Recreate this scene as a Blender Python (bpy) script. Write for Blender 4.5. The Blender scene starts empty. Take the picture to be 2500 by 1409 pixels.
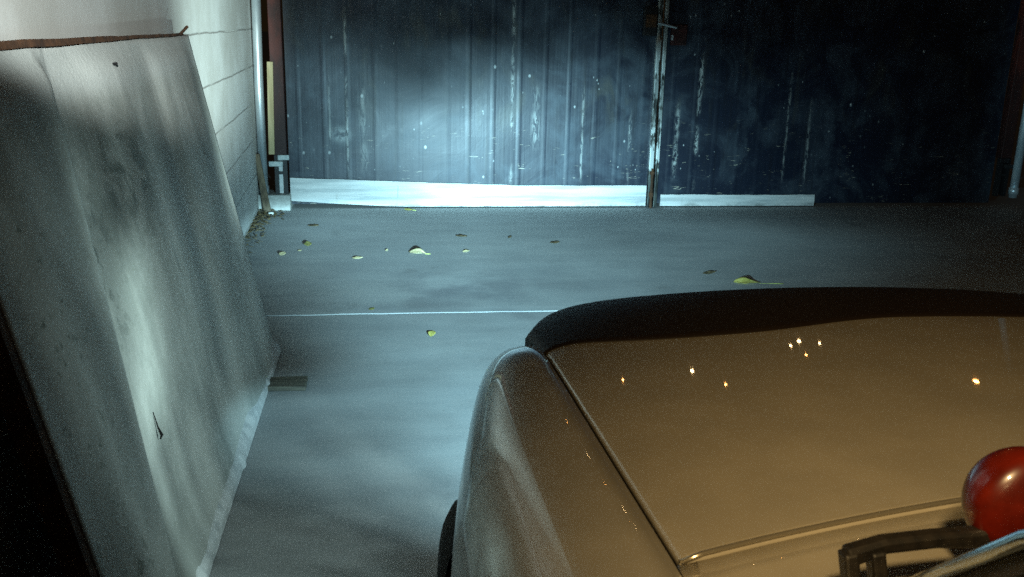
import bpy, bmesh, math, random
from mathutils import Vector, Matrix, noise

random.seed(7)
S = bpy.context.scene
COL = S.collection
rad = math.radians
sin, cos, exp, pi = math.sin, math.cos, math.exp, math.pi

# ------------------------------------------------------------------ camera
CAM_H, YAW, PITCH, ROLL = 1.5, rad(7.647), rad(15.674), rad(1.3)
fw = Vector((sin(YAW)*cos(PITCH), cos(YAW)*cos(PITCH), -sin(PITCH)))
r0 = Vector((cos(YAW), -sin(YAW), 0)); u0 = r0.cross(fw)
rt = cos(ROLL)*r0 + sin(ROLL)*u0
up = -sin(ROLL)*r0 + cos(ROLL)*u0
cd = bpy.data.cameras.new('camera'); cam = bpy.data.objects.new('camera', cd); COL.objects.link(cam)
cd.sensor_fit = 'HORIZONTAL'; cd.sensor_width = 36; cd.lens = 36*2300/2500
cd.clip_start = 0.03; cd.clip_end = 400
M = Matrix((rt, up, -fw)).transposed().to_4x4(); M.translation = (0, 0, CAM_H)
cam.matrix_world = M
S.camera = cam
cd.dof.use_dof = True; cd.dof.focus_distance = 5.5; cd.dof.aperture_fstop = 16

# ------------------------------------------------------------------ night sky and exposure
S.view_settings.view_transform = 'Standard'; S.view_settings.look = 'None'
S.view_settings.exposure = 0.0; S.view_settings.gamma = 1.0
S.render.engine = 'CYCLES'
S.cycles.use_denoising = False
S.cycles.sample_clamp_indirect = 1.2
S.cycles.caustics_reflective = False
S.cycles.caustics_refractive = False
S.render.filter_size = 2.2
W = bpy.data.worlds.new('World'); S.world = W; W.use_nodes = True


# ------------------------------------------------------------------ node helpers
class X:
    """a socket that builds Math nodes when used in an expression"""
    def __init__(s, t, o): s.t, s.o = t, o
    def _m(s, op, *a, clamp=False):
        n = s.t.nodes.new('ShaderNodeMath'); n.operation = op; n.use_clamp = clamp
        for i, v in enumerate((s,)+a):
            if isinstance(v, X): s.t.links.new(v.o, n.inputs[i])
            else: n.inputs[i].default_value = v
        return X(s.t, n.outputs[0])
    def __add__(s, b): return s._m('ADD', b)
    __radd__ = __add__
    def __mul__(s, b): return s._m('MULTIPLY', b)
    __rmul__ = __mul__
    def __sub__(s, b): return s._m('SUBTRACT', b)
    def __rsub__(s, b): return (s*-1.0)+b
    def __truediv__(s, b): return s._m('DIVIDE', b)
    def __neg__(s): return s*-1.0
    def __abs__(s): return s._m('ABSOLUTE')
    def pow(s, b): return s._m('POWER', b)
    def max(s, b): return s._m('MAXIMUM', b)
    def min(s, b): return s._m('MINIMUM', b)
    def gt(s, b): return s._m('GREATER_THAN', b)
    def sin(s): return s._m('SINE')
    def frac(s): return s._m('FRACT')
    def exp(s): return s._m('EXPONENT')
    def clamp(s): return s._m('ADD', 0.0, clamp=True)
    def gauss(s, c, w): 
        d = (s-c)/w
        return (d*d*-1.0).exp()
    def step(s, a, b):
        n = s.t.nodes.new('ShaderNodeMapRange'); n.interpolation_type = 'SMOOTHSTEP'; n.clamp = True
        s.t.links.new(s.o, n.inputs[0]); n.inputs[1].default_value = a; n.inputs[2].default_value = b
        n.inputs[3].default_value = 0; n.inputs[4].default_value = 1
        if a > b:
            n.inputs[1].default_value = b; n.inputs[2].default_value = a
            n.inputs[3].default_value = 1; n.inputs[4].default_value = 0
        return X(s.t, n.outputs[0])


class Mat:
    def __init__(s, name, col=(.5, .5, .5), rough=.6, metal=0.0, spec=.5, coat=0.0, coat_rough=.03):
        s.m = bpy.data.materials.new(name); s.m.use_nodes = True
        s.t = s.m.node_tree; s.b = s.t.nodes['Principled BSDF']
        s.b.inputs['Base Color'].default_value = (*col, 1)
        s.b.inputs['Roughness'].default_value = rough
        s.b.inputs['Metallic'].default_value = metal
        s.b.inputs['Specular IOR Level'].default_value = spec
        s.b.inputs['Coat Weight'].default_value = coat
        s.b.inputs['Coat Roughness'].default_value = coat_rough
        tc = s.t.nodes.new('ShaderNodeTexCoord'); s.co = tc.outputs['Object']
        sp = s.t.nodes.new('ShaderNodeSeparateXYZ'); s.t.links.new(s.co, sp.inputs[0])
        s.x, s.y, s.z = (X(s.t, sp.outputs[i]) for i in range(3))
    def scaled(s, sc):
        n = s.t.nodes.new('ShaderNodeMapping'); s.t.links.new(s.co, n.inputs[0]); n.inputs['Scale'].default_value = sc
        return n.outputs[0]
    def noise(s, scale=5, detail=4, rough=.55, sc=(1, 1, 1), dist=0.0):
        n = s.t.nodes.new('ShaderNodeTexNoise'); s.t.links.new(s.scaled(sc), n.inputs['Vector'])
        n.inputs['Scale'].default_value = scale; n.inputs['Detail'].default_value = detail
        n.inputs['Roughness'].default_value = rough; n.inputs['Distortion'].default_value = dist
        return X(s.t, n.outputs[0])
    def voro(s, scale=5, sc=(1, 1, 1), rnd=1.0):
        n = s.t.nodes.new('ShaderNodeTexVoronoi'); s.t.links.new(s.scaled(sc), n.inputs['Vector'])
        n.inputs['Scale'].default_value = scale; n.inputs['Randomness'].default_value = rnd
        return X(s.t, n.outputs['Distance'])
    def mix(s, a, b, f):
        n = s.t.nodes.new('ShaderNodeMix'); n.data_type = 'RGBA'
        if isinstance(f, X): s.t.links.new(f.o, n.inputs[0])
        else: n.inputs[0].default_value = f
        for i, v in ((6, a), (7, b)):
            if isinstance(v, tuple): n.inputs[i].default_value = (*v, 1)
            else: s.t.links.new(v, n.inputs[i])
        return n.outputs[2]
    def color(s, o): s.t.links.new(o, s.b.inputs['Base Color'])
    def rough(s, v): s.t.links.new(v.o, s.b.inputs['Roughness'])
    def bump(s, v, dist=.004, strength=1.0):
        n = s.t.nodes.new('ShaderNodeBump'); n.inputs['Distance'].default_value = dist
        n.inputs['Strength'].default_value = strength
        s.t.links.new(v.o, n.inputs['Height']); s.t.links.new(n.outputs[0], s.b.inputs['Normal'])


# world: light-polluted night sky, nearly black at the horizon and a dull sodium glow higher up
wt = W.node_tree
bg = wt.nodes['Background']
sky = wt.nodes.new('ShaderNodeTexSky'); sky.sky_type = 'NISHITA'; sky.sun_disc = False
sky.sun_elevation = rad(-4); sky.sun_rotation = rad(150)
tint = wt.nodes.new('ShaderNodeMix'); tint.data_type = 'RGBA'; tint.blend_type = 'ADD'
tint.inputs[0].default_value = 1.0
tint.inputs[7].default_value = (.080, .050, .020, 1)
wt.links.new(sky.outputs[0], tint.inputs[6])
wt.links.new(tint.outputs[2], bg.inputs[0]); bg.inputs[1].default_value = 0.10


# ------------------------------------------------------------------ object helpers
def tag(o, label=None, cat=None, group=None, kind=None):
    if label: o['label'] = label
    if cat: o['category'] = cat
    if group: o['group'] = group
    if kind: o['kind'] = kind
    return o


def thing(name, label, cat, loc=(0, 0, 0), rz=0.0, group=None):
    o = bpy.data.objects.new(name, None); COL.objects.link(o)
    o.location = loc; o.rotation_euler = (0, 0, rz); o.empty_display_size = .1
    return tag(o, label, cat, group)


def link(name, bm, mat, parent=None, smooth=False, bevel=0.0, sub=0):
    me = bpy.data.meshes.new(name)
    bmesh.ops.recalc_face_normals(bm, faces=bm.faces)
    bm.to_mesh(me); bm.free()
    o = bpy.data.objects.new(name, me); COL.objects.link(o)
    me.materials.append(mat.m if isinstance(mat, Mat) else mat)
    if smooth:
        for p in me.polygons: p.use_smooth = True
    if bevel:
        b = o.modifiers.new('bevel', 'BEVEL'); b.width = bevel; b.segments = 2; b.limit_method = 'ANGLE'
    if sub:
        b = o.modifiers.new('sub', 'SUBSURF'); b.levels = sub; b.render_levels = sub
    if parent: o.parent = parent
    return o


def box(bm, x0, x1, y0, y1, z0, z1):
    v = [bm.verts.new((x, y, z)) for z in (z0, z1) for y in (y0, y1) for x in (x0, x1)]
    for f in ((0, 1, 3, 2), (4, 5, 7, 6), (0, 1, 5, 4), (2, 3, 7, 6), (0, 2, 6, 4), (1, 3, 7, 5)):
        bm.faces.new([v[i] for i in f])
    return v


def bx(*a):
    bm = bmesh.new(); box(bm, *a); return bm


def grid(bm, rows, close_u=False):
    vs = [[bm.verts.new(p) for p in r] for r in rows]
    for i in range(len(vs)-1):
        n = len(vs[i]); rng = range(n if close_u else n-1)
        for j in rng:
            k = (j+1) % n
            bm.faces.new((vs[i][j], vs[i][k], vs[i+1][k], vs[i+1][j]))
    return vs


def tube(bm, pts, r, seg=12, cap=True):
    pts = [Vector(p) for p in pts]
    rr = r if isinstance(r, (list, tuple)) else [r]*len(pts)
    rows = []
    for i, p in enumerate(pts):
        t = (pts[min(i+1, len(pts)-1)]-pts[max(i-1, 0)]).normalized()
        a = t.cross(Vector((0, 0, 1)) if abs(t.z) < .9 else Vector((1, 0, 0))).normalized(); b = t.cross(a)
        rows.append([p+rr[i]*(cos(2*pi*k/seg)*a+sin(2*pi*k/seg)*b) for k in range(seg)])
    vs = grid(bm, rows, True)
    if cap:
        bm.faces.new(vs[0]); bm.faces.new(vs[-1])
    return vs


def bar(bm, pts, w, d, side):
    """flat bar swept along pts, w across 'side', d along the other normal"""
    pts = [Vector(p) for p in pts]; rows = []
    for i, p in enumerate(pts):
        t = (pts[min(i+1, len(pts)-1)]-pts[max(i-1, 0)]).normalized()
        a = Vector(side); a = (a-t*a.dot(t)).normalized(); b = t.cross(a)
        ww = w[i] if isinstance(w, (list, tuple)) else w
        dd = d[i] if isinstance(d, (list, tuple)) else d
        rows.append([p+a*ww/2*sx+b*dd/2*sy for sx, sy in ((-1, -1), (1, -1), (1, 1), (-1, 1))])
    vs = grid(bm, rows, True); bm.faces.new(vs[0]); bm.faces.new(vs[-1])


def nz(*a): return noise.noise(Vector(a))


# ------------------------------------------------------------------ materials
conc = Mat('concrete', rough=.78, spec=.3)
n1 = conc.noise(.9, 6, .6, dist=.4); n2 = conc.noise(90, 3, .7); n3 = conc.noise(3.2, 5, .62, sc=(.5, 1.6, 1))
sweep = conc.noise(2.2, 4, .6, sc=(.25, 1.8, 1), dist=.8)
c = conc.mix((.31, .32, .325), (.43, .435, .43), (n1*.55+n3*.45).step(.32, .68))
c = conc.mix(c, (.43, .44, .43), sweep.step(.55, .75)*.45)
c = conc.mix(c, (.20, .20, .195), (conc.noise(1.7, 5, .7, sc=(1, .8, 1)).step(.58, .74))*.5)
c = conc.mix(c, (.12, .125, .125), (n2.step(.56, .72))*.45)
c = conc.mix(c, (.55, .55, .54), (n2.step(.40, .28))*.25)
dark_blotch = (conc.noise(1.6, 5, .6).step(.38, .62))*((conc.x-.35)/.75).gauss(0, 1)*((conc.y-5.3)/.45).gauss(0, 1)  # soft dark blotch on the far slab
c = conc.mix(c, (.14, .14, .16), dark_blotch*.6)
arc = (abs((conc.x-.1)*(conc.x-.1)+(conc.y-3.9)*(conc.y-3.9)-1.15).step(.30, .0))*conc.noise(2.6, 4).step(.40, .62)*conc.x.step(-.25, .35)
c = conc.mix(c, (.20, .20, .21), arc*.55)
conc.color(c); conc.bump(n2*.5+n3*.6, .0025, .4)

white_wall = Mat('white_painted_blocks', rough=.8, spec=.25)
wob = white_wall.noise(2.2, 3, .5, sc=(1, 1, .2))
cz = (white_wall.z+(wob-.5)*.022-.17)/.2775
line = abs(cz.frac()-.5).step(.022, .006)
brk = white_wall.noise(1.6, 3, .6).step(.40, .52)
w1 = white_wall.noise(1.6, 5, .6); w2 = white_wall.noise(60, 3, .7)
c = white_wall.mix((.60, .58, .54), (.78, .77, .74), w1.step(.35, .65))
c = white_wall.mix(c, (.50, .48, .45), w2.step(.58, .75)*.4)
c = white_wall.mix(c, (.10, .075, .06), line*brk*.65)
white_wall.color(c); white_wall.bump(w2*.35-line*2.0, .003, .4)

sheetw = Mat('dirty_white_sheet', rough=.5, spec=.4)
a1 = sheetw.noise(3.0, 6, .65, sc=(1, 1, .35), dist=.5); a2 = sheetw.noise(70, 3, .7); a3 = sheetw.noise(7, 6, .7, dist=1.2)
c = sheetw.mix((.40, .415, .385), (.62, .635, .595), a1.step(.36, .62))
c = sheetw.mix(c, (.30, .33, .26), a2.step(.56, .74)*.45)
mold = a3.step(.40, .58)*(sheetw.y.gauss(2.78, .26)*sheetw.z.gauss(1.06, .17)).clamp()
c = sheetw.mix(c, (.13, .15, .13), mold*.85)
mold2 = sheetw.noise(16, 4, .7).step(.5, .62)*(sheetw.y.gauss(2.40, .13)*sheetw.z.gauss(.93, .24)).clamp()
c = sheetw.mix(c, (.10, .115, .10), mold2*.7)
scar = sheetw.noise(9, 3, .6, sc=(1, 1, .25)).step(.54, .62)*(sheetw.y+(sheetw.z-.55)*.12).gauss(3.02, .035)*sheetw.z.gauss(.72, .17)
c = sheetw.mix(c, (.10, .115, .10), scar.clamp()*.8)
c = sheetw.mix(c, (.16, .18, .13), (sheetw.noise(24, 4, .7).step(.56, .66)*sheetw.y.gauss(1.95, .17))*.7)
groove = (sheetw.y-sheetw.z*.196).gauss(2.200, .013)*sheetw.noise(4, 3, .6, sc=(1, 1, .8)).step(.25, .5)  # fold's dark line put into the colour, its own shading being weak
c = sheetw.mix(c, (.10, .115, .105), groove*.85)
c = sheetw.mix(c, (.72, .74, .72), sheetw.z.step(1.26, 1.33)*.5)  # band of light along the sheet's top painted into the colour
sheetw.color(c); sheetw.bump(a2*.5+a1, .005, .5)

navy = Mat('scuffed_dark_gate_paint', rough=.42, spec=.55)
v1 = navy.noise(1.0, 5, .6, sc=(6, 1, .35)); v2 = navy.noise(1.0, 4, .65, sc=(28, 1, .8)); v3 = navy.noise(2.3, 6, .65, dist=.8)
haze = (v3.step(.43, .61))*(v1.step(.3, .7)*.5+.5)*(navy.noise(6.5, 4, .6, sc=(1.3, 1, .8)).step(.3, .62)*.7+.3)
c = navy.mix((.008, .014, .031), (.056, .074, .098), haze)
c = navy.mix(c, (.010, .010, .013), v2.step(.52, .72)*.45)
c = navy.mix(c, (.085, .082, .066), (navy.noise(3.1, 5, .6, sc=(1.5, 1, .6), dist=.6).step(.54, .72)*navy.z.step(.55, .8))*.55)
streak = navy.noise(1.0, 3, .6, sc=(75, 1, 1.3)).step(.68, .76)*navy.noise(3.0, 3, .6).step(.48, .62)
c = navy.mix(c, (.20, .20, .17), streak*.6)
# scrapes along a few ribs
for cx, w, zlo, zhi, k in ((-.33, .010, .25, 1.6, .8), (-.47, .010, .5, 1.2, .7), (1.02, .012, .2, 1.7, .9), (1.22, .03, .55, 1.0, .6),
                           (2.62, .014, .1, 1.66, 1.4), (2.44, .016, .1, .85, 1.0), (3.42, .009, .2, 1.3, .7), (3.62, .012, .25, .9, .7),
                           (1.62, .010, .2, 1.0, .6), (-.20, .03, .35, 1.0, .5), (2.03, .012, .15, .8, .7), (-.83, .012, .3, 1.6, .6)):
    cut = navy.noise(5+abs(cx)*7+w*120, 5, .75, sc=(2.2, 1, .55+.3*(k > .75)), dist=.7).step(.45, .55)*navy.noise(2.4+cx*.2, 2).step(.36, .56)
    lo = navy.z.step(zlo-.1, zlo+.1)*navy.z.step(zhi+.1, zhi-.15)
    c = navy.mix(c, (.50, .52, .50), (navy.x.gauss(cx, w)*cut*lo*k).clamp())
chip = (navy.voro(8.0, sc=(1.0, 1, .7)).step(.11, .04)*navy.noise(2.2, 2).step(.46, .54)+navy.voro(19.0, sc=(1.2, 1, .6)).step(.13, .06)*navy.noise(3.3, 3, .7).step(.56, .63)).clamp()
c = navy.mix(c, (.62, .66, .66), chip)
scr = navy.noise(1.0, 2, .5, sc=(9, 1, 60), dist=1.5).step(.66, .70)*navy.noise(4.1, 3).step(.50, .57)*navy.z.step(.85, .45)
c = navy.mix(c, (.50, .46, .36), scr*.8)
rub = (navy.x.gauss(-.38, .06)*navy.z.gauss(.60, .05)*navy.noise(14, 3).step(.35, .55)).clamp()
c = navy.mix(c, (.55, .6, .6), rub*.8)
navy.color(c); navy.rough((v3*.25+.30)); navy.bump(v2*.6+v3, .004, .4)

strip_m = Mat('white_sweep_board', rough=.55)
s1 = strip_m.noise(2.0, 5, .6, sc=(.6, 1, 9))
strip_m.color(strip_m.mix((.55, .58, .58), (.85, .85, .83), s1.step(.35, .6)))
splash = strip_m.noise(7, 5, .7, sc=(1, 1, 1.6)).step(.46, .62)*(strip_m.z+strip_m.noise(3, 3)*.05).step(.085, .03)
c = strip_m.mix(strip_m.mix((.52, .55, .55), (.85, .85, .83), s1.step(.35, .6)), (.22, .22, .20), splash*.75)
c = strip_m.mix(c, (.30, .28, .24), strip_m.noise(1.0, 4, .7, sc=(22, 1, 2)).step(.62, .72)*.5)
strip_m.color(c)
strip_m.bump(s1, .004)

rust = Mat('rusty_steel', rough=.85)
q = rust.noise(14, 5, .65)
rust.color(rust.mix((.035, .016, .008), (.13, .055, .022), q.step(.3, .7))); rust.bump(q, .004)

oxide = Mat('dark_red_primer', rough=.6)
q = oxide.noise(9, 4, .6, sc=(1, 1, .3))
oxide.color(oxide.mix((.022, .006, .005), (.125, .018, .009), (q.step(.35, .65)*oxide.z.step(.5, 1.7)+.05)))

black_m = Mat('black_painted_steel', (.012, .011, .012), .5)
galv = Mat('galvanised_pipe', rough=.35, metal=.55)
q = galv.noise(5, 4, .6, sc=(2, 2, .5))
galv.color(galv.mix((.45, .52, .56), (.70, .76, .78), q.step(.35, .65)))
hinge_m = Mat('pale_hinge_paint', rough=.5)
hinge_m.color(hinge_m.mix((.40, .46, .46), (.62, .66, .64), hinge_m.noise(30, 3).step(.35, .65)))
cream = Mat('cream_batten_wood', rough=.7)
q = cream.noise(3, 5, .6, sc=(12, 12, 1))
cream.color(cream.mix((.42, .33, .17), (.62, .51, .29), q.step(.3, .7))); cream.bump(q, .003)
brown = Mat('weathered_brown_wood', rough=.85)
q = brown.noise(4, 5, .65, sc=(9, 9, 1.2))
brown.color(brown.mix((.10, .075, .05), (.25, .19, .125), q.step(.3, .7))); brown.bump(q, .004)
offcut_m = Mat('grey_green_wood', rough=.85)
q = offcut_m.noise(5, 5, .65, sc=(1.2, 9, 9))
offcut_m.color(offcut_m.mix((.09, .085, .07), (.21, .20, .15), q.step(.3, .7))); offcut_m.bump(q, .004)
block_m = Mat('cast_concrete', rough=.8)
q = block_m.noise(25, 5, .65)
block_m.color(block_m.mix((.42, .42, .39), (.62, .62, .58), q.step(.3, .7))); block_m.bump(q, .006)
rail_m = Mat('grey_white_rail_paint', rough=.6)
q = rail_m.noise(18, 5, .65)
rail_m.color(rail_m.mix((.50, .53, .54), (.76, .78, .78), q.step(.3, .6))); rail_m.bump(q, .002)
litter_m = Mat('rotting_leaf_litter', rough=.9)
q = litter_m.noise(40, 4, .7)
litter_m.color(litter_m.mix((.045, .032, .016), (.22, .15, .06), q.step(.35, .65))); litter_m.bump(q, .01)
stone_m = Mat('white_pebble', (.75, .73, .68), .6)

paint = Mat('champagne_silver_paint', rough=.42, metal=.30, spec=.4, coat=.8, coat_rough=.02)
f1 = paint.noise(7, 5, .6)
paint.color(paint.mix((.375, .34, .265), (.43, .39, .305), f1.step(.3, .7)))
guard_m = Mat('smoked_black_acrylic', (.016, .011, .008), .5, spec=.12)
wing_paint = Mat('wing_champagne_paint', rough=.42, metal=.30, spec=.4, coat=.95, coat_rough=.035)  # bonnet paint again, greyer, its coat roughened to soften lamp glints
f1 = wing_paint.noise(7, 5, .6)
wing_paint.color(wing_paint.mix((.375, .35, .29), (.435, .405, .335), f1.step(.3, .7)))
gap_m = Mat('panel_gap_rubber', (.010, .009, .008), .7)
lip_m = Mat('bright_panel_lip', (.62, .56, .43), .22, metal=.85)
chrome = Mat('bright_chrome', (.62, .70, .74), .16, metal=1.0)
redm = Mat('glossy_red_mirror_shell', rough=.30, spec=.3, coat=.35, coat_rough=.04)
redm.color(redm.mix((.040, .0028, .001), (.105, .0075, .0025), redm.noise(22, 4).step(.3, .7)))
plastic = Mat('black_bracket_plastic', rough=.45)
plastic.color(plastic.mix((.005, .0045, .004), (.012, .010, .008), plastic.noise(60, 3).step(.35, .65)))
tyre_m = Mat('tyre_rubber', rough=.85)
tyre_m.color(tyre_m.mix((.022, .023, .025), (.05, .05, .052), tyre_m.noise(50, 3).step(.35, .65)))
rim_m = Mat('steel_rim', (.45, .45, .46), .35, metal=.9)
under_m = Mat('dark_underbody', (.01, .01, .01), .8)
glass = Mat('window_glass', (.9, .95, .95), .02)
glass.b.inputs['Transmission Weight'].default_value = .92; glass.b.inputs['IOR'].default_value = 1.45
lens_m = Mat('headlamp_lens', (.02, .02, .02), .05)
lens_m.b.inputs['Emission Color'].default_value = (.72, .9, 1, 1); lens_m.b.inputs['Emission Strength'].default_value = 6
dead_lens = Mat('unlit_headlamp_lens', (.35, .38, .4), .08, coat=.6)
pole_m = Mat('lamp_post_steel', (.012, .012, .012), .8)


def leaf_mat(name, a, b):
    m = Mat(name, rough=.65)
    m.color(m.mix(a, b, m.noise(60, 4, .6).step(.35, .65)))
    return m


LM = dict(yellow=leaf_mat('yellow_leaf', (.34, .30, .06), (.48, .42, .12)),
          pale=leaf_mat('pale_dry_leaf', (.46, .38, .20), (.62, .54, .32)),
          brown=leaf_mat('brown_leaf', (.045, .035, .018), (.12, .085, .04)),
          olive=leaf_mat('olive_leaf', (.12, .12, .03), (.25, .22, .07)))
stalk_m = Mat('leaf_stalk', (.48, .52, .14), .6)

# ------------------------------------------------------------------ ground: two slabs with a joint, one sheet to the horizon
GATE_Y = 7.85
bm = bmesh.new()
xs = [-90, -30, -8, -4] + [-2+.05*i for i in range(141)] + [8, 14, 30, 90]
prof = [(-90, 0), (-20, 0), (-3, 0), (1, 0), (2, 0), (3, 0), (4, 0), (4.75, .001), (4.822, .001), (4.833, -.008), (4.844, -.008), (4.846, .0008), (4.860, .0010), (4.93, .002), (5.5, 0), (7, 0), (9, 0), (30, 0), (120, 0)]
rows = []
for y, z in prof:
    j = 4.8 < y < 4.95
    rows.append([(x, y+((.010*nz(x*3.1, 0, 5)+.007*nz(x*11, 2, 1)) if j else 0), z+((.0035*nz(x*2.3, 1, 3)+.0025*nz(x*17, 4, 3)) if -.009 < z < -.007 else 0)) for x in xs])
grid(bm, rows)
g = link('ground', bm, conc); tag(g, kind='structure')

# ------------------------------------------------------------------ white block wall on the left
bm = bx(-.24, 0, -14, 0, 0, 2.7)
wall = link('block_wall', bm, white_wall, bevel=.006); wall.location = (-1.055, 7.93, 0); wall.rotation_euler = (0, 0, rad(2.1))
tag(wall, 'white painted block wall with thin mortar lines behind the leaning sheet', 'wall')

# ------------------------------------------------------------------ ribbed white sheet leaning on the wall
sp = thing('sheet_panel', 'large dirty white ribbed sheet in a rusty frame leaning on the block wall', 'panel', (-.54, 3.0, 0))
P0 = Vector((-.54, 0, 0)); PT = Vector((-.839, 0, 1.427)); PL = (PT-P0).length
Uv = (PT-P0)/PL; Nv = Vector((Uv.z, 0, -Uv.x)); OFF = Vector((.54, -3.0, 0))


def sheet_d(y, s):
    def ss(a, b, t):
        t = min(1, max(0, (t-a)/(b-a))); return t*t*(3-2*t)
    amp = .35+.65*ss(.28, .75, s)
    d = 0
    yv = 2.205+.19*s
    if y < yv: d = .034*ss(yv-.005, yv-.10, y)*(1-.35*ss(2.15, 1.85, y))
    elif y < 2.92: d = amp*.036*ss(yv, 2.95, y)
    elif y < 3.40: d = amp*(.036-.026*ss(2.90, 3.40, y))
    elif y < 3.52: d = amp*.010+.014*ss(3.38, 3.54, y)
    else: d = .014+.010*amp*ss(4.1, 3.52, y)+.006*sin((y-3.52)*4.2)
    if s < .16: d += .03*((.16-s)/.16)**2*ss(2.75, 2.35, y)*ss(2.2, 2.32, y)
    d *= ss(1.83, 2.02, y)*ss(4.26, 3.97, y)*ss(PL, PL-.10, s)
    return d+.0012*nz(y*2.5, s*2, 4)+.0006*nz(y*9, s*7, 9)


ny, ns = 150, 60
rows = []
for i in range(ns+1):
    s = .015+(PL-.015)*i/ns; row = []
    for j in range(ny+1):
        y = 1.83+(4.26-1.83)*j/ny
        row.append(P0+Uv*s+Nv*sheet_d(y, s)+Vector((0, y, 0))+OFF)
    rows.append(row)
bm = bmesh.new(); grid(bm, rows)
o = link('sheet', bm, sheetw, sp, smooth=True)
m = o.modifiers.new('thick', 'SOLIDIFY'); m.thickness = .006; m.offset = -1
# the material above works in world-like metres: shift object coordinates back
o.location = (0, 0, 0)
o.data.transform(Matrix.Translation(-OFF)); o.location = OFF
# bottom rail: rough white lip
bm = bmesh.new(); rows = []
for j in range(121):
    y = 1.95+(4.255-1.95)*j/120
    bump_ = (.006 if .18 < ((y*1.37) % 1) < .24 else 0)+.0012*nz(y*14, 1, 1)
    w = .022+bump_; hh = .050+.003*nz(y*7, 5, 2)
    base = Vector((-.548, y, 0))
    rows.append([base+Vector(p)+OFF for p in ((0, 0, .002), (w+.015, 0, .002), (w+.012, 0, hh*.6), (w-.002, 0, hh), (-.005, 0, hh+.02))])
vs = grid(bm, rows, True); bm.faces.new(vs[0]); bm.faces.new(vs[-1])
link('bottom_rail', bm, rail_m, sp)
# top rail (rusty angle / board), tapering towards the far end
bm = bmesh.new()
pts, ws, ds = [], [], []
for j in range(30):
    y = 1.80+(4.12-1.80)*j/29
    pts.append(PT+Nv*.004+Uv*(.002+.0025*nz(y*4, 0, 7))+Vector((0, y, 0))+OFF); ds.append(.018)
    ws.append(.017-.007*j/29+.002*nz(y*9, 2, 2)+(.003 if y < 3.1 else -.001))
bar(bm, pts, ws, ds, Uv)
tube(bm, [pts[-1], pts[-1]+Vector((.02, .05, .03))], .006, 6); tube(bm, [pts[-1], pts[-1]+Vector((0, .13, -.012))], .005, 6)
link('top_rail', bm, rust, sp)
bm = bmesh.new()
bar(bm, [P0+Uv*s-Nv*.022+Vector((0, 1.812, 0))+OFF for s in (0, .4, .8, 1.2, PL)], .05, .03, Nv)
link('end_rail', bm, rust, sp)
for (y, s, a, l) in ((2.92, 1.385, .35, .055), (2.41, .43, 1.25, .065)):
    p = P0+Uv*s+Nv*(sheet_d(y, s)+.006)+Vector((0, y, 0))+OFF
    bm = bmesh.new()
    d = Vector((0, cos(a), 0))*l+Uv*sin(a)*l*(1 if s < 1 else -.35)
    tube(bm, [p-d*.15+Nv*.006, p+Nv*.012, p+d*.35+Nv*.006, p+d+Nv*.002], [.0025, .0045, .0022, .0012], 8)
    link('wire_tie', bm, black_m, sp)


# ------------------------------------------------------------------ gate posts, pipes, blocks
def post(x, mirror, label):
    s = -1 if mirror else 1
    t = thing('gate_post', label, 'post', (x, GATE_Y-.02, 0), 0, 'dark red posts at both ends of the gate')
    link('upright', bx(-.05, .05, -.05, .03, .44, 2.1), oxide, t, bevel=.004)
    bm = bmesh.new(); box(bm, -.05, -.022, -.05, .0, .10, .44); box(bm, .020, .05, -.05, .0, .10, .44); box(bm, -.022, .020, -.048, -.01, .285, .305)
    link('foot_frame', bm, black_m, t)
    link('backing_strip', bx(-.021, .019, -.005, .02, .11, .43), black_m if mirror else strip_m, t)  # far post's strip is black: shade put into its colour
    bm = bmesh.new(); box(bm, -.02 if s > 0 else -.07, .07 if s > 0 else .02, -.075, -.051, .405, .445); box(bm, -.09 if s > 0 else -.02, .02 if s > 0 else .09, -.09, -.052, .355, .395)
    link('hinge_bracket', bm, black_m if mirror else hinge_m, t, bevel=.004)  # far bracket blackened too, standing in for the darkness there
    return t


post(-.865, False, 'dark red gate post beside the white block wall, cream batten in front of it')
post(5.47, True, 'dark red gate post at the unlit end of the gate')


def pipe(x0, x1, y, label, z0=.10):
    t = thing('wall_pipe', label, 'pipe', (x1, y, 0), 0, 'galvanised pipes beside the gate posts')
    bm = bmesh.new(); tube(bm, [(0, 0, z0), (0, 0, 1.0), (x0-x1, 0, 2.5)], .036, 16); link('pipe_run', bm, galv, t, smooth=True)
    bm = bmesh.new(); tube(bm, [(0, 0, z0+.03), (0, 0, z0+.09)], .043, 16); link('collar', bm, galv, t, smooth=True)
    return t


pipe(-.985, -1.010, 7.80, 'pale galvanised pipe at the end of the white block wall')
pipe(5.57, 5.55, 7.72, 'galvanised pipe standing in the dark beyond the unlit gate leaf')

bm = bmesh.new(); box(bm, -1.30, -.795, 7.72, 7.995, -.01, .125)
tag(link('kerb_block', bm, block_m, bevel=.012), 'low pale concrete block under the red post by the white wall', 'block')
bm = bmesh.new(); bar(bm, [(-.930, 7.76, .45), (-.922, 7.77, .8), (-.912, 7.77, 1.175)], .046, .02, (1, 0, 0))
tag(link('wooden_batten', bm, cream, bevel=.002), 'upright cream wooden batten in front of the dark red post', 'batten')
bm = bmesh.new(); bar(bm, [(-.965, 7.62, 0.004), (-.99, 7.66, .14), (-1.012, 7.69, .27), (-1.035, 7.71, .46)], [.058, .05, .048, .034], .028, (1, 0, 0))
tag(link('wooden_stake', bm, brown, bevel=.004), 'weathered brown wooden stake leaning against the pale pipe', 'stake')
bm = bmesh.new(); bmesh.ops.create_icosphere(bm, subdivisions=2, radius=.022)
for v in bm.verts: v.co = Vector((v.co.x*1.2, v.co.y, v.co.z*.55))*(1+.25*nz(*(v.co*60)))+Vector((-.93, 7.55, .011))
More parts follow.
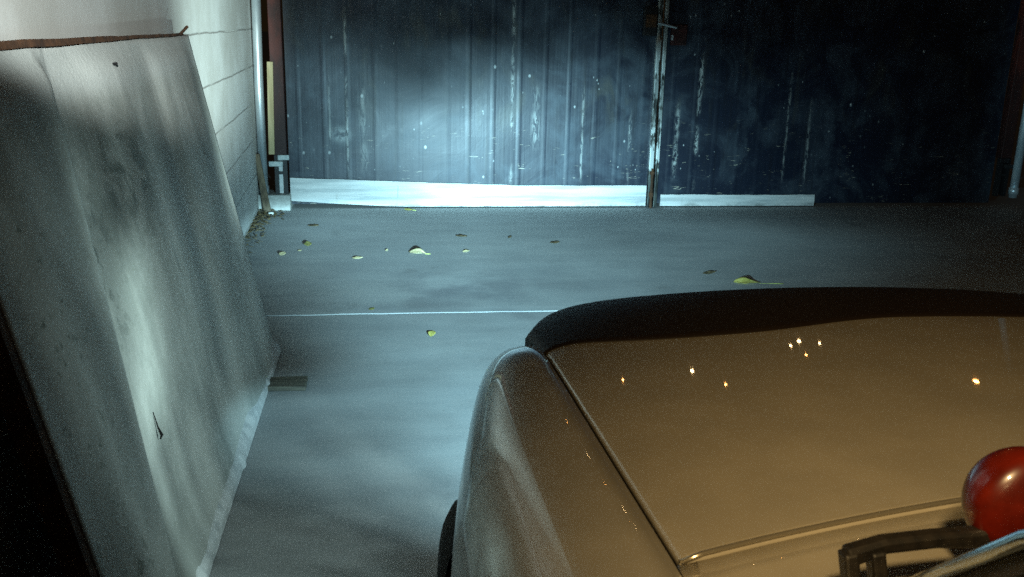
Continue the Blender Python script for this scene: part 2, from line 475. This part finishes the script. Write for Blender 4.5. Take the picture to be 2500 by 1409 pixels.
tag(link('pebble', bm, stone_m, smooth=True), 'small white pebble by the foot of the stake', 'pebble')
# leaf litter in the corner: countless scraps, one object
bm = bmesh.new()
for k in range(420):
    y = 6.0+1.7*random.random()**.6; x = -1.04+abs(random.gauss(0, .055))*(1+.5*(y > 7.3)); z = .004+.018*random.random()*(1-min(1, (x+1.04)/.2))
    a = random.random()*pi; l = random.uniform(.012, .045); w = l*random.uniform(.3, .6)
    d = Vector((cos(a), sin(a), random.uniform(-.25, .25))); e = Vector((-sin(a), cos(a), random.uniform(-.3, .3)))
    p = Vector((x, y, z+.004)); f = [bm.verts.new(q) for q in (p-d*l/2, p+e*w/2, p+d*l/2, p-e*w/2)]; bm.faces.new(f)
lo = link('leaf_litter', bm, litter_m); tag(lo, 'brown leaf litter gathered along the foot of the white wall', 'litter', kind='stuff')
m = lo.modifiers.new('thick', 'SOLIDIFY'); m.thickness = .002


# ------------------------------------------------------------------ gate
def leaf_sheet(x0, x1, z0, z1, seed):
    """pressed steel sheet: shallow vertical ribs"""
    bm = bmesh.new(); cols = []; x = x0; k = 0
    pts = [(x0, 0)]
    while x < x1-.02:
        pitch = .20+.10*nz(k*3.3, seed, 0)
        dd = -.0008-.0014*abs(nz(k*1.7, seed, 5)); ww = .016+.02*abs(nz(k*2.9, seed, 9))
        for dx, d in ((.0, 0), (ww, dd), (ww+.012, dd), (2*ww+.012, 0)):
            if x+.07+dx < x1: pts.append((x+.07+dx, d))
        x += pitch; k += 1
    pts.append((x1, 0))
    rows = []
    for i in range(15):
        z = z0+(z1-z0)*i/14
        rows.append([(px, d+.007*nz(px*1.1, z*1.2, seed)+.003*nz(px*4, z*3, seed+2), z) for px, d in pts])
    grid(bm, rows)
    return bm


def lf(name, label, x0, x1):
    return thing(name, label, 'gate', (0, GATE_Y, 0))


gl = lf('gate_leaf', 'scuffed dark gate leaf brightly lit by the headlamp, tall white board along its foot', -.80, 2.24)
gr = lf('gate_leaf', 'dark gate leaf fading into shadow, with a short low white board along its foot', 2.29, 5.42)
for root, x0, x1, sd in ((gl, -.805, 2.225, 1.0), (gr, 2.295, 5.41, 6.0)):
    o = link('sheet_steel', leaf_sheet(x0, x1, .03, 2.0, sd), navy, root)
    m = o.modifiers.new('thick', 'SOLIDIFY'); m.thickness = .003; m.offset = 1
    bm = bmesh.new(); box(bm, x0, x1, .03, .07, .06, .11); box(bm, x0, x1, .03, .07, 1.20, 1.25); box(bm, x0, x1, .03, .07, 1.94, 1.99)
    link('frame_rail', bm, black_m, root)


def board(x0, x1, za, zb, seed, parent, taper=0):
    bm = bmesh.new(); rows = []
    n = 90
    for i in range(n+1):
        x = x0+(x1-x0)*i/n; f = i/n
        zt = za+(zb-za)*min(1, f*1.6)+.004*nz(x*4, seed, 1)+.003*nz(x*13, seed, 2)
        z0 = .012+taper*(max(0, 1-f*3.2))**1.3+.002*nz(x*9, seed, 4)
        y = -.035+.006*nz(x*1.5, seed, 8)
        rows.append([(x, y, z0), (x, y-.004, (z0+zt)/2), (x, y, zt), (x, y+.012, zt), (x, y+.012, z0)])
    vs = grid(bm, rows, True); bm.faces.new(vs[0]); bm.faces.new(vs[-1])
    link('sweep_board', bm, strip_m, parent)


board(-.80, 2.195, .252, .19, 3, gl, taper=.05)
board(2.325, 3.725, .112, .108, 9, gr)

lock_m = Mat('dull_red_lock_paint', rough=.7)
lock_m.color(lock_m.mix((.022, .005, .004), (.06, .008, .006), lock_m.noise(20, 3).step(.3, .7)))
stile_m = Mat('worn_stile_with_highlight', rough=.4, metal=.3)
k1 = stile_m.noise(5, 5, .7, sc=(12, 1, 1.0)); k2 = stile_m.noise(3.5, 3, .6, sc=(4, 1, 1.5))
c = stile_m.mix((.015, .016, .017), (.16, .18, .16), k1.step(.42, .62)*.8)
c = stile_m.mix(c, (.72, .76, .74), (k2.step(.40, .50)*stile_m.z.step(.28, .34)*(stile_m.z.step(.80, .60)+stile_m.z.gauss(1.2, .10)+.45)).clamp())  # pale bands: a highlight painted into the stile colour
c = stile_m.mix(c, (.22, .10, .03), stile_m.noise(11, 4, .6, sc=(1, 1, .3)).step(.58, .68)*.6)
stile_m.color(c)
link('meeting_stile', bx(2.205, 2.243, -.050, -.005, .005, 2.0), stile_m, gl, bevel=.004)
link('meeting_stile', bx(2.262, 2.292, -.045, -.005, .005, 2.0), stile_m, gr, bevel=.004)
bm = bmesh.new(); tube(bm, [(2.232, -.062, -.005), (2.232, -.062, .34)], .011, 10); box(bm, 2.212, 2.244, -.078, -.051, .10, .135); box(bm, 2.212, 2.244, -.078, -.051, .29, .315)
link('drop_bolt', bm, rust, gl)
bm = bmesh.new(); box(bm, 2.085, 2.20, -.055, -.012, 1.43, 1.655)
o = link('lock_box', bm, black_m, gl, bevel=.006)
bm = bmesh.new(); box(bm, 2.10, 2.19, -.062, -.056, 1.50, 1.60); link('lock_plate', bm, rust, o, bevel=.002)
bm = bmesh.new(); box(bm, 2.325, 2.455, -.055, -.012, 1.36, 1.525)
o = link('lock_box', bm, lock_m, gr, bevel=.006); o['label'] = 'dark red lock box'
bm = bmesh.new(); tube(bm, [(2.20, -.07, 1.535), (2.36, -.07, 1.50)], .010, 10)
link('slide_bolt', bm, galv, gl)
bm = bmesh.new(); box(bm, 2.32, 2.335, -.070, -.056, 1.40, 1.44); link('keeper', bm, galv, gr)

# ------------------------------------------------------------------ wood offcut poking out from under the sheet
bm = bmesh.new(); box(bm, -.60, -.357, 3.765, 3.885, .001, .022)
for v in bm.verts: v.co.y += .012*nz(v.co.x*7, v.co.y*5, 1)
tag(link('wood_offcut', bm, offcut_m, bevel=.004), 'flat grey wood offcut lying on the concrete, poking out under the leaning sheet', 'offcut')


# ------------------------------------------------------------------ fallen leaves
def leaf(x, y, L, wr, rz, mat, label, curl=.35, stalk=0.0, lift=.0, tilt=rad(13)):
    curl *= .4; lift *= .4
    bm = bmesh.new(); rows = []
    for i in range(11):
        t = i/10; w = L*wr*.5*(sin(pi*min(1, t*1.02))**.75)*(1.15-.45*t)+.0004
        row = []
        for j in range(7):
            q = (j-3)/3
            zz = L*curl*(.55*abs(q)**1.8*(w/(L*wr*.5))*.6 + .55*(t-.45)**2*2.2) + lift*L*sin(pi*t)
            zz += .04*L*nz(t*4+x*9, q*2, y*7)
            row.append((L*(t-.5), w*q*(1-.15*curl), max(0.0015, zz+.002)))
        rows.append(row)
    grid(bm, rows)
    Mx = Matrix.Rotation(tilt, 3, 'X') @ Matrix.Rotation(rz, 3, 'Z')
    bmesh.ops.transform(bm, matrix=Mx.to_4x4(), verts=bm.verts)
    z0 = min(v.co.z for v in bm.verts)
    for v in bm.verts: v.co.z += .0015-z0
    t = link('fallen_leaf', bm, mat, smooth=True)
    m = t.modifiers.new('thick', 'SOLIDIFY'); m.thickness = .0012
    t.location = (x, y, 0.001)
    tag(t, label, 'leaf', 'fallen leaves on the concrete')
    if stalk:
        bm = bmesh.new(); z = L*curl*.33
        e = Mx @ Vector((L*.46, 0, z*.6)); e.z += .0015-z0; dr = Matrix.Rotation(rz, 3, 'Z') @ Vector((1, 0, 0)); kx = Vector((0, 0, 1))
        tube(bm, [e, e+dr*stalk*.3-kx*e.z*.3, e+dr*stalk*.7-kx*e.z*.85, e+dr*stalk-kx*e.z*.9], [.0050, .0042, .0036, .0036], 6)
        link('stalk', bm, stalk_m, t, smooth=True)
    return t


leaf(2.17, 5.35, .165, .50, rad(-8), LM['yellow'], 'yellow curled leaf with a long pale stalk, just above the car bonnet', .55, .15, .22)
leaf(.185, 6.19, .115, .75, rad(-12), LM['pale'], 'largest pale cream leaf, out in the middle of the far slab', .45, .035, .35)
leaf(-.21, 6.07, .070, .5, rad(5), LM['pale'], 'flat pale yellow sliver of leaf, beside the largest cream leaf', .2)
leaf(-.70, 6.19, .055, .9, rad(60), LM['pale'], 'small pale leaf with a dark curled side, nearest the white wall', .6, 0, .3)
leaf(.516, 6.23, .050, .7, rad(20), LM['pale'], 'small round pale leaf, right of the largest cream leaf', .4, 0, .2)
leaf(.158, 7.72, .075, .5, rad(-15), LM['yellow'], 'bright yellow leaf lying at the foot of the white gate board', .4, .03)
leaf(-.565, 7.10, .085, .4, rad(4), LM['brown'], 'flat dark brown leaf near the concrete block', .25)
leaf(-.56, 6.46, .070, .8, rad(100), LM['olive'], 'crumpled olive leaf between the brown leaf and the small pale one', .5, 0, .1)
leaf(.52, 6.70, .085, .35, rad(-8), LM['brown'], 'thin dark leaf, farther off than the small round pale one', .3)
leaf(.87, 6.66, .040, .5, rad(50), LM['brown'], 'tiny dark speck of leaf right of the thin dark one', .3)
leaf(1.17, 6.47, .075, .4, rad(10), LM['brown'], 'dark brown leaf farthest from the white wall, mid slab', .3)
leaf(2.01, 5.58, .095, .35, rad(14), LM['brown'], 'dark thin twisted leaf just beyond the yellow stalked leaf', .5)
leaf(.203, 4.46, .055, .75, rad(75), LM['yellow'], 'small yellow leaf standing on edge, on the near slab', .7, 0, .4)
leaf(-.10, 4.92, .035, .7, rad(30), LM['olive'], 'small olive leaf caught in the slab joint', .4)
leaf(-.02, 6.28, .030, .7, rad(70), LM['pale'], 'tiny white scrap just left of the largest cream leaf', .3)
leaf(-.60, 6.30, .030, .6, rad(20), LM['pale'], 'tiny grey white scrap beside the small leaf near the wall', .3)

# ------------------------------------------------------------------ car
CX = 1.10; HW = .795
car = thing('car', 'champagne silver car with one headlamp lit, its bonnet in the near corner', 'car', (CX, 1.0, 0))
CO = Vector((-CX, -1.0, 0))


def lerp(a, b, t): return a+(b-a)*t


def hood_edge(x):
    return .861+.08*(1-(x/HW)**2), .95+.035*(1-(x/HW)**2), 2.24-.26*abs(x/HW)**10-.03*(x/HW)**2


def hood_z(x, y):
    yr, zr, yf = hood_edge(x); L = yf-yr; t = (y-yr)/L
    z = zr-L*(.0787*t+.325*max(0, t-.68)**2)
    z += .010*exp(-((abs(x)-.33-.10*(1-t))/.05)**2)*min(1, max(0, t*3))*0.0*(1-max(0, t-.75)*4 if t > .75 else 1)
    e = HW-abs(x)
    return z-.004*exp(-e/.008)


def hood_pt(x, t):
    yr, zr, yf = hood_edge(x)
    if t <= 1:
        y = yr+(yf-yr)*t; return Vector((x, y, hood_z(x, y)))
    p = Vector((x, yf, hood_z(x, yf))); a0 = rad(16); a = a0+(rad(86)-a0)*min(1, (t-1)/.5); R = .014
    k = 1-.35*abs(x/HW)**6
    q = p+Vector((0, R*k*(sin(a)-sin(a0)), -R*k*(cos(a0)-cos(a))))
    if t > 1.5: q.z -= (t-1.5)*.12; q.y += (t-1.5)*.01
    return q


xsn = [-1+2*i/60 for i in range(61)]
xv = [HW*math.copysign(1-(1-abs(u))**1.0, u) for u in xsn]
xv = sorted(set([round(v, 5) for v in xv]+[s*(HW-e) for s in (-1, 1) for e in (.006, .014, .04)]))
ts = [0, .012]+[.03*i for i in range(1, 34)]+[1.0]+[1+.0625*i for i in range(1, 9)]+[1.75, 2.0]
bm = bmesh.new(); rows = []
for t in ts:
    r = [hood_pt(x, t) for x in xv]
    # turned-down flange on both side edges
    a, b = r[0], r[-1]
    r = [a+Vector((.012, -.004, -.030)), a+Vector((.002, 0, -.012))]+r+[b+Vector((-.002, 0, -.012)), b+Vector((-.012, -.004, -.030))]
    rows.append([p+Vector((CX, 0, 0))+CO for p in r])
# rear flange
rows.insert(0, [p+Vector((0, .004, -.018)) for p in rows[0]])
grid(bm, rows)
hood = link('bonnet', bm, paint, car, smooth=True)
# dark tinted stone guard standing along the front of the bonnet
def guard_pt(x, k):
    yr, zr, yf = hood_edge(x); L = yf-yr
    q = min(1, max(0, (-.02-x)/.38)); t0 = .655-.048*q*q*(3-2*q)+.20*abs(x/HW)**7; y = yr+L*lerp(t0, 1.0, k); z = hood_z(x, y)
    return Vector((x, y, z+.003+.016*k**1.5))


gx = [-HW-.004+2*(HW+.004)*i/80 for i in range(81)]
bm = bmesh.new(); rows = []
for k in [0]+[i/14 for i in range(15)]:
    rows.append([guard_pt(max(-HW, min(HW, x)), k)+Vector((x-max(-HW, min(HW, x)), 0, 0))+Vector((CX, 0, 0))+CO for x in gx])
rows[0] = [p-Vector((0, 0, .004)) for p in rows[0]]
last = rows[-1]
for dy, dz in ((.006, -.002), (.009, -.010), (.010, -.06), (.010, -.10)): rows.append([p+Vector((0, dy, dz)) for p in last])
# the ends turn down over the edge of the bonnet
for r in rows:
    r.insert(0, r[0]+Vector((-.006, 0, -.010))); r.insert(0, r[0]+Vector((.002, 0, -.022)))
    r.append(r[-1]+Vector((.006, 0, -.010))); r.append(r[-1]+Vector((-.002, 0, -.022)))
grid(bm, rows); link('stone_guard', bm, guard_m, car, smooth=True)
# bright lip along the rear edge of the bonnet
bm = bmesh.new()
pts = [hood_pt(-HW+2*HW*i/60, 0)+Vector((CX, .003, .0005))+CO for i in range(61)]
tube(bm, pts, .0034, 8); link('bonnet_lip', bm, lip_m, hood, smooth=True)




WY, WZ, WR = 1.46, .34, .34


def fender(side):
    """side=+1: the near (driver) side at low X; -1: mirrored"""
    bm = bmesh.new(); rows = []
    ys = [.62+.02*i for i in range(70)]+[2.03, 2.045, 2.058, 2.066, 2.07]
    for y in ys:
        xi = .2955
        xo = .083+.115*max(0, (y-1.24)/.76)**1.25 if y > 1.24 else .083-.012*(1.24-y)
        xe, ze, _ = -HW, 0, 0
        ye = min(y, 1.98); zt = hood_z(-HW+.02, max(ye, .861))-.001
        if y < .861: zt += (.861-y)*.06
        if y > 1.70: zt -= .038*((y-1.70)/.30)**2
        nose = max(0, (y-1.86)/.21)
        zt -= .055*nose**3
        xo = lerp(xo, .262, max(0, (y-1.93)/.14)**2.6)
        zb = .60-.02*nose
        row = [(xi+.004, zt-.045), (xi+.002, zt-.006)]
        for k in range(17):
            a = pi/2*k/16
            row.append((xi-(xi-xo)*sin(a)**.78, zb+(zt-zb)*cos(a)**.62))
        arch = WZ+math.sqrt(max(0, .385**2-(y-WY)**2)) if abs(y-WY) < .385 else 0
        low = max(.26, arch)
        row += [(xo+.004, lerp(zb, low, .5) if low < zb else zb-.001), (xo+.010, min(low, zb-.004)), (xo+.05, min(low, zb-.004)-.004)]
        pr = []
        for px, pz in row:
            X_ = px if side > 0 else 2*CX-px
            pr.append(Vector((X_, y, pz))+CO)
        rows.append(pr)
    grid(bm, rows)
    return link('wing', bm, wing_paint, car, smooth=True)


for side in (1, -1):
    fender(side)
# shut-line gap floor between bonnet and wings
for s in (-1, 1):
    bm = bmesh.new(); rows = []
    for i in range(50):
        y = .84+(2.0-.84)*i/49; z = hood_z(-HW, max(y, .861))
        xa = CX+s*(HW-.015); xb = CX+s*(HW+.02)
        rows.append([Vector((xa, y, z-.034))+CO, Vector((xb, y, z-.034))+CO])
    grid(bm, rows); link('shut_line_channel', bm, gap_m, car)
# cowl behind the bonnet
bm = bmesh.new(); rows = []
for k in range(9):
    f = k/8; row = []
    for i in range(41):
        x = -HW-.005+2*(HW+.005)*i/40; xc = max(-HW, min(HW, x)); yr, zr, yf = hood_edge(xc)
        y = lerp(yr-.0030, .56+.10*(1-(xc/HW)**2), f)
        z = zr-.0035+.05*f*f
        row.append(Vector((x+CX, y, z))+CO)
    rows.append(row)
rows.insert(0, [p+Vector((0, .001, -.035)) for p in rows[0]])
grid(bm, rows); link('cowl', bm, paint, car, smooth=True)
# windscreen, pillars, roof and cabin sides (mostly outside the frame)
A_base = Vector((.415, .60, 1.075)); A_top = Vector((.50, .02, 1.40))


def P(v): return Vector(v)+CO


for s in (1, -1):
    def mx(v): return P((v[0] if s > 0 else 2*CX-v[0], v[1], v[2]))
    bm = bmesh.new(); tube(bm, [mx((.452, .72, .990)), mx((.430, .62, 1.078)), mx((.413, .505, 1.181)), mx((.43, .35, 1.30)), mx((.50, .12, 1.42)), mx((.56, -.2, 1.46)), mx((.56, -1.2, 1.46))], .0062, 12)
    link('window_trim', bm, chrome, car, smooth=True)
    bm = bmesh.new(); bar(bm, [mx((.485, .725, .985)), mx((.462, .622, 1.070)), mx((.445, .505, 1.172)), mx((.465, .35, 1.29)), mx((.54, .10, 1.41))], .05, .025, (1, 0, 0))
    link('windscreen_pillar', bm, black_m, car)
bm = bmesh.new(); rows = []
for k in range(7):
    f = k/6; row = []
    for i in range(21):
        u = -1+2*i/20; hw = lerp(.70, .54, f)
        row.append(P((CX+u*hw, lerp(.655, .10, f)+.09*(1-u*u), lerp(1.0, 1.40, f)+.01*(1-u*u))))
    rows.append(row)
grid(bm, rows); o = link('windscreen', bm, glass, car, smooth=True)
m = o.modifiers.new('thick', 'SOLIDIFY'); m.thickness = .004
bm = bmesh.new(); rows = []
for k in range(9):
    f = k/8; rows.append([P((CX+u*.56, lerp(.10, -1.3, f)+.06*(1-u*u), 1.415+.05*sin(pi*min(1, f*1.2+.1))*(1-u**4))) for u in [-1+i/8 for i in range(17)]])
grid(bm, rows); o = link('roof', bm, paint, car, smooth=True)
m = o.modifiers.new('thick', 'SOLIDIFY'); m.thickness = .02
for s in (1, -1):
    def mx(v): return P((v[0] if s > 0 else 2*CX-v[0], v[1], v[2]))
    bm = bmesh.new(); rows = []
    for y in (.615, .3, 0, -.4, -.9, -1.5, -2.2):
        t = max(0, (-y-1.4)/.8)
        rows.append([mx((.30, y, .985-.04*t)), mx((.14, y, .965-.04*t)), mx((.10+.05*t, y, .90-.05*t)), mx((.085+.05*t, y, .62)), mx((.12+.03*t, y, .28))])
    grid(bm, rows); link('door', bm, paint, car, smooth=True)
link('floor_pan', bx(.25-CX, 1.95-CX, -3.2, .9, .22, .30), under_m, car)
bm = bmesh.new(); box(bm, .34-CX, 1.86-CX, -.48, -.42, .30, 1.0); link('dashboard', bm, under_m, car)
# front face: grille panel, headlamps, bumper
bm = bmesh.new(); rows = []
for z in (.30, .45, .60, .70, .735):
    rows.append([P((CX+x, hood_edge(x)[2]+.015-.05*abs(x/HW)**8-(.02 if z < .4 else 0), z)) for x in [-.80+1.6*i/32 for i in range(33)]])
grid(bm, rows); link('front_panel', bm, paint, car, smooth=True)
bm = bmesh.new()
for i in range(9): box(bm, -.42, .42, 1.235, 1.262, .53+.022*i, .540+.022*i)
link('grille', bm, black_m, car)
bm = bmesh.new(); rows = []
for i in range(41):
    u = -1+i/20; y = 2.30-.16*abs(u)**4; x = CX+u*.80
    rows.append([P((x, y-.06, .36)), P((x, y+.03, .37)), P((x, y+.045, .43)), P((x, y+.03, .49)), P((x, y-.06, .50))])
grid(bm, rows); link('bumper', bm, chrome, car, smooth=True)
LX, LY, LZ = .41, 2.215, .635
for s in (1, -1):
    x = LX if s > 0 else 2*CX-LX
    t0 = P((x, LY, LZ))
    bm = bmesh.new(); tube(bm, [t0+Vector((0, -.06, 0)), t0+Vector((0, .0, 0))], .088, 28); h_ = link('headlamp', bm, chrome, car, smooth=True)
    bm = bmesh.new(); rows = []
    for k in range(6):
        a = pi/2*k/5; rows.append([t0+Vector((.08*cos(a)*cos(2*pi*j/28)+1e-5*j, .002+.016*sin(a), .08*cos(a)*sin(2*pi*j/28))) for j in range(28)])
    grid(bm, rows, True); link('headlamp_lens', bm, lens_m if s > 0 else dead_lens, h_, smooth=True)


# wheels
def wheel(x, y, steer, side):
    piv = bpy.data.objects.new('wheel', None)
    w = .19
    bm = bmesh.new(); rows = []
    prof_ = [(-.5, .70), (-.52, .80), (-.5, .92), (-.42, .985), (-.25, 1), (0, 1.0), (.25, 1), (.42, .985), (.5, .92), (.52, .80), (.5, .70)]
    for k in range(48):
        a = 2*pi*k/48
        rows.append([(px*w, cos(a)*pr*WR, sin(a)*pr*WR) for px, pr in prof_])
    rows.append(rows[0])
    vs = grid(bm, rows[:-1]); n = len(prof_)
    for j in range(n-1): bm.faces.new((vs[-1][j], vs[-1][j+1], vs[0][j+1], vs[0][j]))
    t = link('wheel', bm, tyre_m, car, smooth=True)
    t.location = P((x, y, WZ)); t.rotation_euler = (0, 0, steer)
    bm = bmesh.new(); s = -.40 if side > 0 else .40
    tube(bm, [(s*w*.6, 0, 0), (s*w, 0, 0)], WR*.70, 32); tube(bm, [(s*w, 0, 0), (s*w*1.25, 0, 0)], WR*.22, 20)
    link('rim', bm, rim_m, t)
    return t


wheel(.227, WY, rad(8), 1); wheel(2*CX-.195, WY, rad(14), -1)
wheel(.20, -1.25, 0, 1); wheel(2*CX-.20, -1.25, 0, -1)

# red round mirror on a bent black bracket, standing on the cowl
mir = P((.590, .725, 1.075))
bm = bmesh.new(); bmesh.ops.create_uvsphere(bm, u_segments=40, v_segments=24, radius=1)
for v in bm.verts:
    c_ = v.co
    k = .060 if c_.y > 0 else .026
    v.co = Vector((c_.x*.056, c_.y*k, c_.z*.056))+mir
mo = link('mirror', bm, redm, car, smooth=True); mo['label'] = 'round glossy red mirror shell'
bm = bmesh.new()
arm = [mir+Vector((-.026, -.004, -.026)), mir+Vector((-.052, -.004, -.026)), mir+Vector((-.095, -.006, -.024)), mir+Vector((-.145, -.008, -.026)), mir+Vector((-.182, -.010, -.036))]
bar(bm, arm, [.034, .019, .015, .015, .019], .016, (0, 0, 1))
link('mirror_arm', bm, plastic, mo, bevel=.004)
for dx in (-.176, -.150):
    bm = bmesh.new(); b0 = mir+Vector((dx-.004, -.010, -.030))
    bar(bm, [b0, b0+Vector((.006, -.006, -.04)), b0+Vector((.012, -.012, -.112))], .014, .018, (1, 0, 0))
    link('mirror_bracket', bm, plastic, mo, bevel=.003)
bm = bmesh.new(); bb = mir+Vector((-.13, -.022, -.142)); box(bm, bb.x-.05, bb.x+.05, bb.y-.02, bb.y+.02, bb.z-.004, bb.z+.006)
link('mirror_foot', bm, plastic, mo, bevel=.003)


# ------------------------------------------------------------------ the lit headlamp's beam
def beam(name, loc, build, parent=None):
    ld = bpy.data.lights.new(name, 'POINT'); ld.shadow_soft_size = .02; ld.energy = 2000.0
    o = bpy.data.objects.new(name, ld); COL.objects.link(o); o.location = loc
    if parent: o.parent = parent
    ld.use_nodes = True; t = ld.node_tree; em = t.nodes['Emission']
    tc = t.nodes.new('ShaderNodeTexCoord'); sp_ = t.nodes.new('ShaderNodeSeparateXYZ'); t.links.new(tc.outputs['Normal'], sp_.inputs[0])
    dx, dy, dz = (X(t, sp_.outputs[i]) for i in range(3))
    build(t, em, dx, dy, dz, tc.outputs['Normal'])
    return o


def low_beam(t, em, dx, dy, dz, vec):
    az = dx._m('ARCTAN2', dy)*57.2958
    el = dz._m('ARCSINE')*57.2958
    def nzs(scale, sc):
        m = t.nodes.new('ShaderNodeMapping'); t.links.new(vec, m.inputs[0]); m.inputs['Scale'].default_value = sc
        n = t.nodes.new('ShaderNodeTexNoise'); t.links.new(m.outputs[0], n.inputs['Vector']); n.inputs['Scale'].default_value = scale; n.inputs['Detail'].default_value = 3
        return X(t, n.outputs[0])
    lump = nzs(3.0, (1, 1, 3))
    dn = (-el).max(7.2)/57.2958
    lump = nzs(3.0, (1, 1, 3)); lump2 = nzs(5.0, (1, 1, 1))
    floor_ = dn.sin().pow(-2.5)*.0113*(.45+lump*1.1)
    cut = (el+(lump2-.5)*9.0).step(9.5, -4.5)
    steep = el.step(-17, -23)
    wide = az.step(47, 17)*(az.step(-27, -8)*(1-steep)+az.step(-64, -12)*steep)
    far = el.step(-7.4, -5.4)
    hot = (az.gauss(7.5, 11.5)*.72+.12)*far+(az.gauss(1, 17)*.70+.52)*(1-far)
    low = floor_*cut*wide*hot
    # a little light above the cut-off, in soft patches
    above = (az.gauss(0, 15)*el.gauss(3, 10)*(nzs(7.5, (1, 1, 1)).step(.42, .66)*.62+.08)+az.gauss(43.5, 1.8)*el.step(-6.5, -3)*el.step(15, 7)*.8)*.85
    # spill to the side through the edge of the lens: soft bands on the sheet and the wall
    band = nzs(7.5, (1, 1, .12)).step(.34, .64)
    win = az.step(-8, -26)*(az.step(-98, -84)*.55+az.step(-118, -98)*.45)*el.step(-75, -15)
    side = band*.38+.32+(az-el*.33).gauss(-77, 7)*el.step(17, 7)*el.step(-15, -5)*1.7+az.gauss(-86, 3.5)*.5+az.gauss(-39, 5)*.25+az.gauss(-29, 4)*.35
    spill = win*side*el.step(34, 20)
    wallw = az.step(-11.5, -15.5)*el.step(-4, 8)*az.step(-34, -20)*62.0
    spill = spill+wallw
    tot = low*88.0+above*30.0+spill
    t.links.new((tot*(26.0/2000)).o, em.inputs['Strength'])
    mixn = t.nodes.new('ShaderNodeMix'); mixn.data_type = 'RGBA'
    t.links.new((spill/(tot+.0001)).clamp().o, mixn.inputs[0])
    mixn.inputs[6].default_value = (.45, .85, 1.0, 1); mixn.inputs[7].default_value = (.69, .95, .93, 1)
    t.links.new(mixn.outputs[2], em.inputs['Color'])


beam('headlamp_bulb', (LX, LY+.05, LZ), low_beam)


# ------------------------------------------------------------------ sodium street lamps beyond the gate (seen mirrored in the bonnet)
def emis(name, col, st):
    m = Mat(name, (0, 0, 0), 1); m.b.inputs['Emission Color'].default_value = (*col, 1); m.b.inputs['Emission Strength'].default_value = st
    return m


sod = emis('sodium_lamp_glow', (1, .42, .10), 80); warm = emis('warm_lamp_glow', (1, .64, .28), 85)


def street_lamp(x, y, h_, size, mat, label):
    t = thing('street_lamp', label, 'street lamp', (x, y, 0), 0, 'street lamps beyond the gate')
    bm = bmesh.new(); tube(bm, [(0, .0, 0), (0, 0, h_*.5), (0, 0, h_+.3)], [.10, .08, .05], 10); tube(bm, [(0, 0, h_+.25), (0, -.5, h_+.38), (0, -1.0, h_+.30)], .035, 8)
    link('pole', bm, pole_m, t)
    bm = bmesh.new(); bmesh.ops.create_uvsphere(bm, u_segments=16, v_segments=10, radius=size)
    for v in bm.verts: v.co = Vector((v.co.x*.8, v.co.y-1.1, v.co.z*.55+h_+.12))
    link('lamp_bowl', bm, mat, t, smooth=True)
    return t


for x, y, h_, s, m_, l in ((6.11, 31.9, 8.5, .045, sod, 'small sodium street lamp beyond the gate, nearest the block wall side'),
                           (8.96, 32.2, 8.5, .075, warm, 'pale street lamp beyond the gate, left of a dimmer sodium one'),
                           (9.45, 30.0, 8.5, .05, sod, 'dimmer sodium street lamp right beside the pale one'),
                           (20.4, 31.8, 8.5, .12, sod, 'brightest sodium street lamp, off to the unlit side'),
                           (15.91, 37.7, 8.5, .085, warm, 'pale street lamp in the far cluster, its tallest light'),
                           (16.77, 37.45, 8.5, .055, warm, 'faint pale lamp at the near end of the far cluster'),
                           (14.98, 36.55, 8.5, .06, warm, 'faint pale lamp set low in the far cluster'),
                           (14.8, 34.7, 8.5, .05, sod, 'faint sodium lamp in the far cluster')):
    street_lamp(x, y, h_, s, m_, l)

# added warm spot behind the camera, standing in for whatever lights the bonnet
pd = bpy.data.lights.new('added_fill_spot', 'SPOT'); pd.shadow_soft_size = .05; pd.energy = 138; pd.color = (1, .69, .31)
pd.spot_size = rad(62); pd.spot_blend = 1.0
po = bpy.data.objects.new('added_fill_spot', pd); COL.objects.link(po); po.location = (.05, -.15, 2.0)
po.rotation_euler = (Vector((.86, .90, .97))-po.location).to_track_quat('-Z', 'Y').to_euler()

# added cooler spot, put in to brighten the top of wall and sheet
qd = bpy.data.lights.new('added_fill_spot', 'SPOT'); qd.shadow_soft_size = .04; qd.energy = 860; qd.color = (.90, 1, .97)
qd.spot_size = rad(21); qd.spot_blend = .55
qo = bpy.data.objects.new('added_fill_spot', qd); COL.objects.link(qo); qo.location = (.0, -.15, 2.0)
qo.rotation_euler = Vector((-sin(rad(15.5))*cos(rad(5)), cos(rad(15.5))*cos(rad(5)), -sin(rad(5)))).to_track_quat('-Z', 'Y').to_euler()
